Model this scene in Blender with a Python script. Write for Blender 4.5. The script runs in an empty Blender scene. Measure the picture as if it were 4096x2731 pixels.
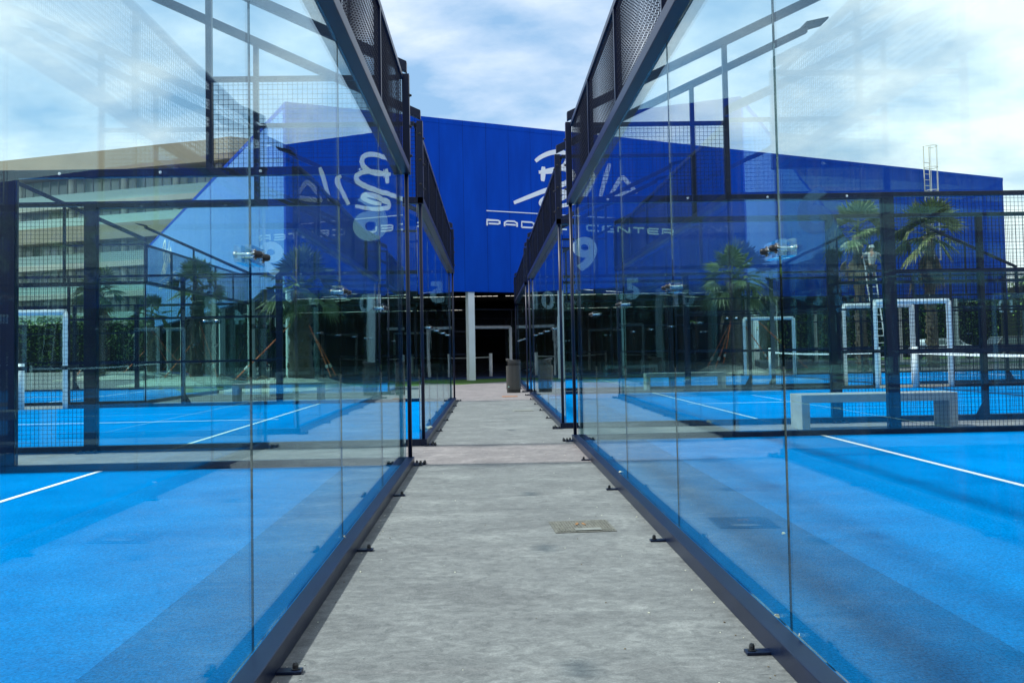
import bpy, bmesh, math, random
from mathutils import Vector, Matrix
rnd = random.Random(7)
S = bpy.context.scene
COL = S.collection
R = math.radians

# ------------------------------------------------------------------ camera
cam_d = bpy.data.cameras.new('camera'); cam = bpy.data.objects.new('camera', cam_d); COL.objects.link(cam)
YAW, PITCH, ROLL, CH = .0258, .0415, -.0187, 1.1202
fw = Vector((math.sin(YAW)*math.cos(PITCH), math.cos(YAW)*math.cos(PITCH), math.sin(PITCH)))
rt = Vector((math.cos(YAW), -math.sin(YAW), 0)); up = rt.cross(fw)
r2 = rt*math.cos(ROLL)+up*math.sin(ROLL); u2 = -rt*math.sin(ROLL)+up*math.cos(ROLL)
M = Matrix((r2, u2, -fw)).transposed().to_4x4(); M.translation = Vector((0, 0, CH))
cam.matrix_world = M
cam_d.sensor_width = 36; cam_d.lens = 3691.69/4096*36; cam_d.shift_y = -114.7/4096
cam_d.clip_start = .05; cam_d.clip_end = 2000
S.camera = cam

# ------------------------------------------------------------------ sun, sky, exposure
SUN_EL, SUN_AZ = R(52), R(-88)          # azimuth from +Y towards +X : the sun stands to the left
sd = Vector((math.sin(SUN_AZ)*math.cos(SUN_EL), math.cos(SUN_AZ)*math.cos(SUN_EL), math.sin(SUN_EL)))
sl = bpy.data.lights.new('sun', 'SUN'); sl.energy = 5.0; sl.angle = R(3.0); sl.color = (1, .965, .9)
so = bpy.data.objects.new('sun', sl); COL.objects.link(so)
so.rotation_euler = sd.to_track_quat('Z', 'Y').to_euler()
W = bpy.data.worlds.new("World"); S.world = W; W.use_nodes = True
nt = W.node_tree; nt.nodes.clear()
def N(nt, t, **k):
    n = nt.nodes.new(t)
    for a, b in k.items():
        if a == 'inp':
            for i, v in b.items(): n.inputs[i].default_value = v
        else: setattr(n, a, b)
    return n
def L(nt, a, b): nt.links.new(a, b)
def mix(nt, a, b, fac, mode='MIX'):
    m = nt.nodes.new('ShaderNodeMix'); m.data_type = 'RGBA'; m.blend_type = mode
    for s, v in ((m.inputs[0], fac), (m.inputs[6], a), (m.inputs[7], b)):
        if hasattr(v, 'default_value') or hasattr(v, 'is_linked'): L(nt, v, s)
        else: s.default_value = v
    return m.outputs[2]
def ramp(nt, src, stops):
    r = nt.nodes.new('ShaderNodeValToRGB'); L(nt, src, r.inputs[0])
    el = r.color_ramp.elements
    while len(el) < len(stops): el.new(.5)
    for e, (p, c) in zip(el, stops):
        e.position = p; e.color = c if len(c) == 4 else (*c, 1)
    return r.outputs[0]
def math_(nt, op, a, b=None, clamp=False):
    m = nt.nodes.new('ShaderNodeMath'); m.operation = op; m.use_clamp = clamp
    for i, v in enumerate((a, b)):
        if v is None: continue
        if isinstance(v, (int, float)): m.inputs[i].default_value = v
        else: L(nt, v, m.inputs[i])
    return m.outputs[0]
sky = N(nt, 'ShaderNodeTexSky', sky_type='NISHITA', sun_disc=False, sun_elevation=SUN_EL, sun_rotation=SUN_AZ,
        air_density=1.0, dust_density=.6, ozone_density=1.6, altitude=0)
tc = N(nt, 'ShaderNodeTexCoord'); sep = N(nt, 'ShaderNodeSeparateXYZ'); L(nt, tc.outputs['Generated'], sep.inputs[0])
# project the view direction on a cloud deck, so that clouds stretch towards the horizon
zc = math_(nt, 'ADD', math_(nt, 'MAXIMUM', sep.outputs[2], 0.0), .26)
cx = math_(nt, 'DIVIDE', sep.outputs[0], zc); cy = math_(nt, 'DIVIDE', sep.outputs[1], zc)
cmb = N(nt, 'ShaderNodeCombineXYZ'); L(nt, cx, cmb.inputs[0]); L(nt, cy, cmb.inputs[1])
mp = N(nt, 'ShaderNodeMapping', inp={1: (3.7, 1.3, 0), 2: (0, 0, .5), 3: (1.15, 1.35, 1)}); L(nt, cmb.outputs[0], mp.inputs[0])
n1 = N(nt, 'ShaderNodeTexNoise', inp={'Scale': 1.9, 'Detail': 10, 'Roughness': .56, 'Distortion': .12}); L(nt, mp.outputs[0], n1.inputs['Vector'])
n2 = N(nt, 'ShaderNodeTexNoise', inp={'Scale': .55, 'Detail': 3, 'Roughness': .5}); L(nt, mp.outputs[0], n2.inputs['Vector'])
# thicker cumulus banks low to the left and to the right
side = math_(nt, 'MULTIPLY', math_(nt, 'SUBTRACT', math_(nt, 'ABSOLUTE', sep.outputs[0]), .24), .62, True)
dens = math_(nt, 'ADD', math_(nt, 'MULTIPLY', n1.outputs[0], .72), math_(nt, 'MULTIPLY', n2.outputs[0], .38))
dens = math_(nt, 'ADD', dens, side)
cl = ramp(nt, dens, [(.47, (0, 0, 0)), (.585, (.38, .38, .38)), (.72, (1, 1, 1))])
sc_ = mix(nt, sky.outputs[0], (3.9, 6.9, 10.6, 1), .66)
skyc = mix(nt, sc_, (12.6, 12.9, 13.2, 1), cl)
bg = N(nt, 'ShaderNodeBackground', inp={1: .087}); L(nt, skyc, bg.inputs[0])
wo = N(nt, 'ShaderNodeOutputWorld'); L(nt, bg.outputs[0], wo.inputs[0])
S.view_settings.view_transform = 'Standard'; S.view_settings.look = 'None'; S.view_settings.gamma = 1
S.view_settings.use_curve_mapping = False; S.view_settings.exposure = 0.26
S.render.engine = 'CYCLES'
cy_ = S.cycles
cy_.max_bounces = 10; cy_.diffuse_bounces = 3; cy_.glossy_bounces = 5; cy_.transmission_bounces = 6
cy_.transparent_max_bounces = 96; cy_.caustics_reflective = False; cy_.caustics_refractive = False
cy_.sample_clamp_indirect = 6; cy_.use_denoising = True
cy_.use_adaptive_sampling = True; cy_.adaptive_threshold = .012

# ------------------------------------------------------------------ materials
MATS = {}
def mat(name, col, rough=.6, metal=0, spec=.5, var=0, vscale=4, bump=0, bscale=60, emit=None, coat=0, stretch=None, obj=True):
    m = bpy.data.materials.new(name); m.use_nodes = True; nt = m.node_tree
    b = nt.nodes['Principled BSDF']
    b.inputs['Roughness'].default_value = rough; b.inputs['Metallic'].default_value = metal
    b.inputs['Specular IOR Level'].default_value = spec; b.inputs['Coat Weight'].default_value = coat
    c = (*col, 1)
    t = N(nt, 'ShaderNodeTexCoord'); src = t.outputs['Object']
    if stretch:
        mpn = N(nt, 'ShaderNodeMapping', inp={3: stretch}); L(nt, src, mpn.inputs[0]); src = mpn.outputs[0]
    if var:
        n = N(nt, 'ShaderNodeTexNoise', inp={'Scale': vscale, 'Detail': 6, 'Roughness': .6}); L(nt, src, n.inputs['Vector'])
        lo = tuple(x*(1-var) for x in col); hi = tuple(min(1, x*(1+var)) for x in col)
        L(nt, ramp(nt, n.outputs[0], [(.3, lo), (.7, hi)]), b.inputs['Base Color'])
    else: b.inputs['Base Color'].default_value = c
    if bump:
        n = N(nt, 'ShaderNodeTexNoise', inp={'Scale': bscale, 'Detail': 5}); L(nt, src, n.inputs['Vector'])
        bp = N(nt, 'ShaderNodeBump', inp={'Strength': bump, 'Distance': .02}); L(nt, n.outputs[0], bp.inputs['Height']); L(nt, bp.outputs[0], b.inputs['Normal'])
    if emit:
        b.inputs['Emission Color'].default_value = (*emit[0], 1); b.inputs['Emission Strength'].default_value = emit[1]
    MATS[name] = m
    return m
mat('steel', (.0025, .0075, .030), .34, spec=.30, var=.2, vscale=3, bump=.03, bscale=400)
mat('wire', (.003, .006, .022), .5, spec=.3)
mat('bolt', (.012, .012, .016), .35)
mat('chrome', (.7, .72, .74), .18, metal=1)
mat('padding', (.88, .90, .91), .55, var=.05, vscale=6, bump=.25, bscale=14)
mat('tape', (.88, .89, .90), .7)
mat('cord', (.008, .009, .012), .8)
mat('white_line', (.78, .80, .80), .8, var=.06, vscale=20)
mat('bench_concrete', (.29, .30, .29), .85, var=.14, vscale=5, bump=.2, bscale=40)
mat('bin_metal', (.042, .042, .040), .5, var=.12, vscale=8)
mat('bin_dark', (.010, .010, .010), .6)
mat('sticker', (.35, .62, .55), .5)
mat('iron', (.15, .135, .12), .75, var=.4, vscale=30, bump=.5, bscale=120)
mat('drain_fill', (.22, .21, .20), .85, var=.2, vscale=12)
mat('rust', (.30, .14, .06), .85, var=.4, vscale=25)
mat('logo_white', (.80, .82, .84), .6)
mat('column_white', (.66, .71, .71), .6, var=.06, vscale=2)
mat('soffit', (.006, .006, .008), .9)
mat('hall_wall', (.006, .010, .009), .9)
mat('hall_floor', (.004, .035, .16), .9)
mat('bark', (.105, .088, .070), .95, var=.55, vscale=16, bump=.9, bscale=22, stretch=(1, 1, 2.6))
mat('boot', (.13, .10, .07), .95, var=.5, vscale=9)
mat('frond', (.080, .112, .032), .55, var=.45, vscale=2.5)
mat('dry_frond', (.24, .19, .12), .85, var=.4, vscale=5)
mat('sand', (.44, .43, .37), .95, var=.22, vscale=7, bump=.4, bscale=50)
mat('planter_rim', (.42, .45, .40), .8, var=.12, vscale=4)
mat('strap', (.75, .15, .035), .6)
mat('strap_tag', (.6, .6, .58), .5)
mat('hedge_leaf', (.13, .24, .04), .6, var=.6, vscale=1.3)
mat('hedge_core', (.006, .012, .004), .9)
mat('tan_render', (.33, .275, .20), .85, var=.08, vscale=.4)
mat('pale_render', (.50, .49, .42), .8, var=.08, vscale=.5)
mat('window_glass', (.30, .38, .34), .12, spec=.8)
mat('dark_window', (.18, .25, .23), .1, spec=.8)
mat('window_frame', (.34, .36, .32), .5)
mat('rail_glass', (.38, .52, .48), .1, spec=.8)
mat('skin', (.42, .23, .15), .5)
mat('shirt', (.33, .33, .31), .9, var=.12, vscale=12)
mat('shorts', (.012, .014, .016), .9)
mat('helmet', (.72, .70, .62), .35)
mat('shoe', (.03, .03, .03), .7)
mat('ladder_metal', (.74, .76, .78), .35, metal=.3)
mat('cage_ladder', (.62, .60, .50), .5)
mat('car_white', (.70, .72, .74), .25, coat=1)
mat('car_dark', (.02, .024, .03), .25, coat=1)
mat('tyre', (.012, .012, .012), .8)
mat('lamp_body', (.006, .008, .014), .6, spec=.1)
mat('lamp_lens', (.35, .37, .40), .2)
mat('led', (.9, .9, .85), .5, emit=((1, .95, .84), 1.3))
mat('leaf_white', (.72, .66, .52), .7, var=.15, vscale=60)
mat('twig', (.16, .12, .08), .9)

def m_turf(name='turf', k=1.0):
    m = bpy.data.materials.new(name); m.use_nodes = True; nt = m.node_tree; b = nt.nodes['Principled BSDF']
    b.inputs['Roughness'].default_value = 1; b.inputs['Specular IOR Level'].default_value = 0
    t = N(nt, 'ShaderNodeTexCoord')
    a = N(nt, 'ShaderNodeTexNoise', inp={'Scale': 1.1, 'Detail': 5, 'Roughness': .6}); L(nt, t.outputs['Object'], a.inputs['Vector'])
    c = N(nt, 'ShaderNodeTexNoise', inp={'Scale': 75, 'Detail': 5, 'Roughness': .8}); L(nt, t.outputs['Object'], c.inputs['Vector'])
    d = N(nt, 'ShaderNodeTexNoise', inp={'Scale': 420, 'Detail': 1}); L(nt, t.outputs['Object'], d.inputs['Vector'])
    base = ramp(nt, a.outputs[0], [(.34, (.0, .165*k, .48*k)), (.5, (.0, .190*k, .535*k)), (.66, (.0, .215*k, .59*k))])
    fine = ramp(nt, c.outputs[0], [(.36, (.60, .60, .60)), (.64, (1.36, 1.36, 1.36))])
    x = mix(nt, base, fine, 1.0, 'MULTIPLY')
    sp = ramp(nt, d.outputs[0], [(.70, (0, 0, 0)), (.80, (1, 1, 1))])
    x = mix(nt, x, (.0, .36, .80, 1), sp)
    L(nt, x, b.inputs['Base Color'])
    bp = N(nt, 'ShaderNodeBump', inp={'Strength': .8, 'Distance': .012}); L(nt, c.outputs[0], bp.inputs['Height']); L(nt, bp.outputs[0], b.inputs['Normal'])
    MATS[name] = m
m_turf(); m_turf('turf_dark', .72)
def m_path():
    m = bpy.data.materials.new('concrete'); m.use_nodes = True; nt = m.node_tree; b = nt.nodes['Principled BSDF']
    b.inputs['Roughness'].default_value = .75; b.inputs['Specular IOR Level'].default_value = .35
    t = N(nt, 'ShaderNodeTexCoord')
    mpn = N(nt, 'ShaderNodeMapping', inp={2: (0, 0, .35), 3: (1.0, 1.5, 1)}); L(nt, t.outputs['Object'], mpn.inputs[0])
    a = N(nt, 'ShaderNodeTexNoise', inp={'Scale': 1.5, 'Detail': 14, 'Roughness': .72, 'Distortion': .8}); L(nt, mpn.outputs[0], a.inputs['Vector'])
    c = N(nt, 'ShaderNodeTexNoise', inp={'Scale': 13, 'Detail': 12, 'Roughness': .82, 'Distortion': .9}); L(nt, mpn.outputs[0], c.inputs['Vector'])
    d = N(nt, 'ShaderNodeTexNoise', inp={'Scale': 110, 'Detail': 5, 'Roughness': .8}); L(nt, t.outputs['Object'], d.inputs['Vector'])
    x = ramp(nt, a.outputs[0], [(.34, (.138, .131, .136)), (.52, (.182, .174, .178)), (.66, (.246, .235, .236))])
    x = mix(nt, x, ramp(nt, c.outputs[0], [(.38, (.60, .60, .61)), (.50, (1, 1, 1)), (.62, (1.38, 1.38, 1.37))]), .9, 'MULTIPLY')
    x = mix(nt, x, ramp(nt, d.outputs[0], [(.38, (.80, .80, .80)), (.62, (1.2, 1.2, 1.2))]), .8, 'MULTIPLY')
    # pale scuffs with a shape of their own
    e = N(nt, 'ShaderNodeTexNoise', inp={'Scale': 7, 'Detail': 10, 'Roughness': .85, 'Distortion': 1.2}); L(nt, mpn.outputs[0], e.inputs['Vector'])
    x = mix(nt, x, (.42, .42, .41, 1), math_(nt, 'MULTIPLY', ramp(nt, e.outputs[0], [(.62, (0, 0, 0)), (.74, (1, 1, 1))]), .55))
    so_ = N(nt, 'ShaderNodeSeparateXYZ'); L(nt, t.outputs['Object'], so_.inputs[0])
    yy = math_(nt, 'ADD', so_.outputs[1], math_(nt, 'MULTIPLY', math_(nt, 'SUBTRACT', e.outputs[0], .5), .05))
    fr = math_(nt, 'FRACT', math_(nt, 'DIVIDE', math_(nt, 'SUBTRACT', yy, 4.15), 4.9))
    jn = math_(nt, 'LESS_THAN', math_(nt, 'ABSOLUTE', math_(nt, 'SUBTRACT', fr, .5)), .0007)
    x = mix(nt, x, (.05, .05, .05, 1), math_(nt, 'MULTIPLY', jn, .8))
    L(nt, x, b.inputs['Base Color'])
    bp = N(nt, 'ShaderNodeBump', inp={'Strength': .35, 'Distance': .01}); L(nt, c.outputs[0], bp.inputs['Height']); L(nt, bp.outputs[0], b.inputs['Normal'])
    L(nt, ramp(nt, c.outputs[0], [(.3, (.6, .6, .6)), (.7, (.9, .9, .9))]), b.inputs['Roughness'])
    MATS['concrete'] = m
m_path()
def m_glass(name, tint, wob=.0, f0=.045, mirror=(1, 1, 1), f9=1.0):
    m = bpy.data.materials.new(name); m.use_nodes = True; nt = m.node_tree; nt.nodes.clear()
    o = N(nt, 'ShaderNodeOutputMaterial'); ms = N(nt, 'ShaderNodeMixShader')
    tr = N(nt, 'ShaderNodeBsdfTransparent', inp={0: (*tint, 1)}); gl = N(nt, 'ShaderNodeBsdfGlossy', inp={0: (*mirror, 1), 1: 0.0})
    lw = N(nt, 'ShaderNodeLayerWeight', inp={0: .5})
    f = math_(nt, 'POWER', lw.outputs['Facing'], 5.0)
    f = math_(nt, 'ADD', math_(nt, 'MULTIPLY', f, f9-f0), f0)
    if wob:
        t = N(nt, 'ShaderNodeTexCoord'); n = N(nt, 'ShaderNodeTexNoise', inp={'Scale': 1.6, 'Detail': 2, 'Roughness': .4}); L(nt, t.outputs['Object'], n.inputs['Vector'])
        bp = N(nt, 'ShaderNodeBump', inp={'Strength': wob, 'Distance': .01}); L(nt, n.outputs[0], bp.inputs['Height']); L(nt, bp.outputs[0], gl.inputs['Normal'])
    L(nt, f, ms.inputs[0]); L(nt, tr.outputs[0], ms.inputs[1]); L(nt, gl.outputs[0], ms.inputs[2])
    if wob:
        df = N(nt, 'ShaderNodeBsdfDiffuse', inp={0: (.7, .72, .70, 1)}); m3 = N(nt, 'ShaderNodeMixShader')
        mq = N(nt, 'ShaderNodeMapping', inp={3: (9, 9, .9)}); L(nt, t.outputs['Object'], mq.inputs[0])
        sn = N(nt, 'ShaderNodeTexNoise', inp={'Scale': 2.2, 'Detail': 9, 'Roughness': .75, 'Distortion': .4}); L(nt, mq.outputs[0], sn.inputs['Vector'])
        L(nt, math_(nt, 'MULTIPLY', ramp(nt, sn.outputs[0], [(.50, (0, 0, 0)), (.80, (1, 1, 1))]), .014), m3.inputs[0])
        L(nt, ms.outputs[0], m3.inputs[1]); L(nt, df.outputs[0], m3.inputs[2]); L(nt, m3.outputs[0], o.inputs[0])
    else: L(nt, ms.outputs[0], o.inputs[0])
    MATS[name] = m
m_glass('glass', (.875, .960, .955), wob=.06, f0=.014, mirror=(.78, .95, 1), f9=.80)
m_glass('acrylic', (.86, .92, .95), f0=.17)
m_glass('glass_edge', (.10, .20, .20), f0=.20)
def m_decal():
    m = bpy.data.materials.new('decal'); m.use_nodes = True; nt = m.node_tree; b = nt.nodes['Principled BSDF']
    b.inputs['Base Color'].default_value = (.95, .98, 1, 1); b.inputs['Roughness'].default_value = .5
    o = nt.nodes['Material Output']; ms = N(nt, 'ShaderNodeMixShader', inp={0: .90}); tr = N(nt, 'ShaderNodeBsdfTransparent')
    tl = N(nt, 'ShaderNodeBsdfTranslucent', inp={0: (.95, .98, 1, 1)}); m2 = N(nt, 'ShaderNodeMixShader', inp={0: .5})
    L(nt, b.outputs[0], m2.inputs[1]); L(nt, tl.outputs[0], m2.inputs[2])
    L(nt, tr.outputs[0], ms.inputs[1]); L(nt, m2.outputs[0], ms.inputs[2]); L(nt, ms.outputs[0], o.inputs[0])
    MATS['decal'] = m
m_decal()
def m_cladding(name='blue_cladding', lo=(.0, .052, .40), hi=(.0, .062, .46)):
    m = bpy.data.materials.new(name); m.use_nodes = True; nt = m.node_tree; b = nt.nodes['Principled BSDF']
    b.inputs['Roughness'].default_value = .6; b.inputs['Specular IOR Level'].default_value = .06
    t = N(nt, 'ShaderNodeTexCoord'); s = N(nt, 'ShaderNodeSeparateXYZ'); L(nt, t.outputs['Object'], s.inputs[0])
    def joint(c, w):
        f = math_(nt, 'FRACT', c); a = math_(nt, 'ABSOLUTE', math_(nt, 'SUBTRACT', f, .5))
        return math_(nt, 'GREATER_THAN', a, .5-w)
    j = joint(math_(nt, 'ADD', s.outputs[0], .07), .007)
    j2 = joint(math_(nt, 'ADD', s.outputs[1], .0), .007)
    g = N(nt, 'ShaderNodeNewGeometry'); vt = N(nt, 'ShaderNodeVectorTransform', vector_type='NORMAL', convert_from='WORLD', convert_to='OBJECT')
    L(nt, g.outputs['True Normal'], vt.inputs[0]); sn = N(nt, 'ShaderNodeSeparateXYZ'); L(nt, vt.outputs[0], sn.inputs[0])
    isx = math_(nt, 'GREATER_THAN', math_(nt, 'ABSOLUTE', sn.outputs[0]), .5)
    jj = math_(nt, 'ADD', math_(nt, 'MULTIPLY', j, math_(nt, 'SUBTRACT', 1.0, isx)), math_(nt, 'MULTIPLY', j2, isx))
    n = N(nt, 'ShaderNodeTexNoise', inp={'Scale': .9, 'Detail': 7, 'Roughness': .65}); mq = N(nt, 'ShaderNodeMapping', inp={3: (2.2, 2.2, .35)}); L(nt, t.outputs['Object'], mq.inputs[0]); L(nt, mq.outputs[0], n.inputs['Vector'])
    x = ramp(nt, n.outputs[0], [(.36, tuple(c*.93 for c in lo)), (.64, hi)])
    x = mix(nt, x, tuple(c*.35 for c in lo)+(1,), jj)
    L(nt, x, b.inputs['Base Color'])
    wv = N(nt, 'ShaderNodeTexWave', inp={'Scale': 3.2, 'Distortion': 0.0}); wv.bands_direction = 'Y'; L(nt, t.outputs['Object'], wv.inputs['Vector'])
    bp = N(nt, 'ShaderNodeBump', inp={'Strength': .15, 'Distance': .01}); L(nt, wv.outputs[0], bp.inputs['Height']); L(nt, bp.outputs[0], b.inputs['Normal'])
    MATS[name] = m
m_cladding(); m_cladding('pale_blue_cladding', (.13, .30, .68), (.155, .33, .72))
def m_grass():
    m = mat('green_turf', (.050, .125, .012), .9, var=.35, vscale=30, bump=.6, bscale=150)
m_grass()

# ------------------------------------------------------------------ mesh helpers
class MB:
    def __init__(s, sx=None):
        s.v = []; s.f = []; s.m = []; s.sx = sx; s.mi = 0     # sx: side of the alley for (u,v,z) court coordinates
    def pt(s, p):
        if s.sx is None: return tuple(p)
        return (s.sx*p[1], p[0], p[2])
    def add(s, vs, fs):
        o = len(s.v); s.v += [s.pt(p) for p in vs]
        fl = s.sx is None or s.sx < 0
        for f in fs:
            g = [o+i for i in f]
            s.f.append(g if fl else g[::-1]); s.m.append(s.mi)
    def box(s, a0, a1, b0, b1, c0, c1):
        vs = [(x, y, z) for x in (a0, a1) for y in (b0, b1) for z in (c0, c1)]
        s.add(vs, [(0, 1, 3, 2), (4, 6, 7, 5), (0, 4, 5, 1), (2, 3, 7, 6), (0, 2, 6, 4), (1, 5, 7, 3)])
    def prism(s, poly, c0, c1, axis=2):
        n = len(poly)
        def q(p, c): return (p[0], p[1], c) if axis == 2 else ((c, p[0], p[1]) if axis == 0 else (p[0], c, p[1]))
        vs = [q(p, c0) for p in poly]+[q(p, c1) for p in poly]
        s.add(vs, [tuple(range(n))[::-1], tuple(range(n, 2*n))]+[(i, (i+1) % n, n+(i+1) % n, n+i) for i in range(n)])
    def tube(s, pts, r, n=8, cap=True, prof=None):
        pts = [Vector(p) for p in pts]; rs = r if isinstance(r, (list, tuple)) else [r]*len(pts)
        rings = []; prev = None
        for i, p in enumerate(pts):
            t = (pts[min(i+1, len(pts)-1)]-pts[max(i-1, 0)]).normalized()
            if prev is None:
                a = Vector((0, 0, 1)) if abs(t.z) < .9 else Vector((1, 0, 0)); e = t.cross(a).normalized()
            else: e = (prev-t*prev.dot(t)).normalized()
            prev = e; g = t.cross(e)
            rings.append([p+(e*math.cos(2*math.pi*k/n)+g*math.sin(2*math.pi*k/n))*rs[i] for k in range(n)])
        vs = [q for ring in rings for q in ring]; fs = []
        for i in range(len(pts)-1):
            for k in range(n): fs.append((i*n+k, i*n+(k+1) % n, (i+1)*n+(k+1) % n, (i+1)*n+k))
        if cap: fs += [tuple(range(n))[::-1], tuple(range((len(pts)-1)*n, len(pts)*n))]
        s.add(vs, fs)
    def lathe(s, prof, c=(0, 0, 0), n=20, axis=2):
        vs = []; fs = []
        for (r, z) in prof:
            for k in range(n):
                a = 2*math.pi*k/n; p = [r*math.cos(a), r*math.sin(a), z]
                if axis == 1: p = [p[0], p[2], p[1]]
                if axis == 0: p = [p[2], p[0], p[1]]
                vs.append((c[0]+p[0], c[1]+p[1], c[2]+p[2]))
        for i in range(len(prof)-1):
            for k in range(n): fs.append((i*n+k, i*n+(k+1) % n, (i+1)*n+(k+1) % n, (i+1)*n+k))
        s.add(vs, fs)
    def mesh(s, name, mats, smooth=False, fix=True):
        me = bpy.data.meshes.new(name); me.from_pydata(s.v, [], s.f)
        for m in ([mats] if isinstance(mats, str) else mats): me.materials.append(MATS[m])
        me.polygons.foreach_set('material_index', s.m)
        if fix:
            bm = bmesh.new(); bm.from_mesh(me); bmesh.ops.recalc_face_normals(bm, faces=bm.faces); bm.to_mesh(me); bm.free()
        if smooth:
            me.polygons.foreach_set('use_smooth', [True]*len(me.polygons))
        me.update(); return me
    def build(s, name, mats, parent=None, smooth=False, fix=True, bevel=0, **k):
        o = bpy.data.objects.new(name, s.mesh(name, mats, smooth, fix)); COL.objects.link(o); o.parent = parent
        if bevel:
            b = o.modifiers.new('bevel', 'BEVEL'); b.width = bevel; b.segments = 2; b.limit_method = 'ANGLE'
        if k: tag(o, **k)
        return o
def tag(o, label=None, cat=None, group=None, kind=None):
    if label: o['label'] = label
    if cat: o['category'] = cat
    if group: o['group'] = group
    if kind: o['kind'] = kind
    return o
def empty(name, loc=(0, 0, 0), rz=0, **k):
    o = bpy.data.objects.new(name, None); COL.objects.link(o); o.location = loc; o.rotation_euler = (0, 0, rz); o.empty_display_size = .3
    if k: tag(o, **k)
    return o
def kids(o): return [c for c in COL.objects if c.parent == o]
def copy_tree(o, parent=None, chmap=None):
    c = o.copy(); COL.objects.link(c); c.parent = parent
    for ch in chmap[o]: copy_tree(ch, c, chmap)
    return c
def childmap():
    d = {}
    for o in COL.objects: d.setdefault(o, [])
    for o in COL.objects:
        if o.parent: d.setdefault(o.parent, []).append(o)
    return d
def text_mesh(txt, h, depth, matname, bold=.0, sx=1.0, name='text'):
    cu = bpy.data.curves.new(name, 'FONT'); cu.body = txt; cu.size = h/.70; cu.extrude = depth/2; cu.offset = bold
    cu.resolution_u = 6
    o = bpy.data.objects.new(name, cu); COL.objects.link(o)
    dg = bpy.context.evaluated_depsgraph_get(); me = bpy.data.meshes.new_from_object(o.evaluated_get(dg))
    bpy.data.objects.remove(o); bpy.data.curves.remove(cu)
    xs = [v.co.x for v in me.vertices]; ys = [v.co.y for v in me.vertices]
    x0, x1, y0, y1 = min(xs), max(xs), min(ys), max(ys)
    for v in me.vertices: v.co.x = (v.co.x-(x0+x1)/2)*sx; v.co.y = (v.co.y-y0)*h/(y1-y0)
    me.materials.clear(); me.materials.append(MATS[matname]); return me

# ------------------------------------------------------------------ ground
g = MB(); g.box(-400, 400, -120, 600, -.4, 0); g.build('ground', 'concrete', kind='structure')
g = MB(); g.prism([(-34, 20), (-8.3, 28.2), (-1.02, 31.95), (.57, 33.9), (3.2, 37.4), (32, 51.2), (31.4, 52.3), (-7.3, 33.6), (-36, 92), (-44, 88)], .001, .010)
g = MB(); g.prism([(-9.5, 29.0), (-5.5, 30.6), (-1.02, 31.95), (.60, 34.3), (1.1, 35.75), (3.0, 36.3), (31, 49.6), (30.6, 52.6), (12, 43.6), (-7.6, 34.3), (-11, 41), (-14, 40)], .001, .012)
g.build('green_strip', 'green_turf', kind='structure')
g = MB(); g.box(26, 80, 65, 74, .001, .02); g.build('verge', 'green_turf', kind='structure')

# ------------------------------------------------------------------ the padel cages
U, V = 10.08, 19.6
GZ0, GZ1 = .08, 2.936
def wires(mb, plane, c, a0, a1, z0, z1, pitch=.05, t=.0018, off=0.0):
    # plane 'v': sheet at v=c running along u ; plane 'u': sheet at u=c running along v
    a = a0+off
    while a < a1:
        if plane == 'v': mb.box(a-t, a+t, c-t, c+t, z0, z1)
        else: mb.box(c-t, c+t, a-t, a+t, z0, z1)
        a += pitch
    z = z0+off
    while z < z1:
        if plane == 'v': mb.box(a0, a1, c+t, c+3*t, z-t, z+t)
        else: mb.box(c+t, c+3*t, a0, a1, z-t, z+t)
        z += pitch
def bolt(mb, u, v, z, axis, s=1, r=.012, l=.026):
    prof = [(0, 0), (r*1.5, 0), (r*1.5, l*.15), (r, l*.17), (r, l*.6), (r*.72, l*.9), (0, l)]
    # hand-rolled lathe so that it follows court coordinates
    n = 10; vs = []; fs = []
    for (rr, zz) in prof:
        for k in range(n):
            a = 2*math.pi*k/n; p, q = rr*math.cos(a), rr*math.sin(a)
            if axis == 'z': vs.append((u+p, v+q, z+zz))
            elif axis == 'v': vs.append((u+p, v+s*zz, z+q))
            else: vs.append((u+s*zz, v+p, z+q))
    for i in range(len(prof)-1):
        for k in range(n): fs.append((i*n+k, i*n+(k+1) % n, (i+1)*n+(k+1) % n, (i+1)*n+k))
    mb.add(vs, fs)

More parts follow.
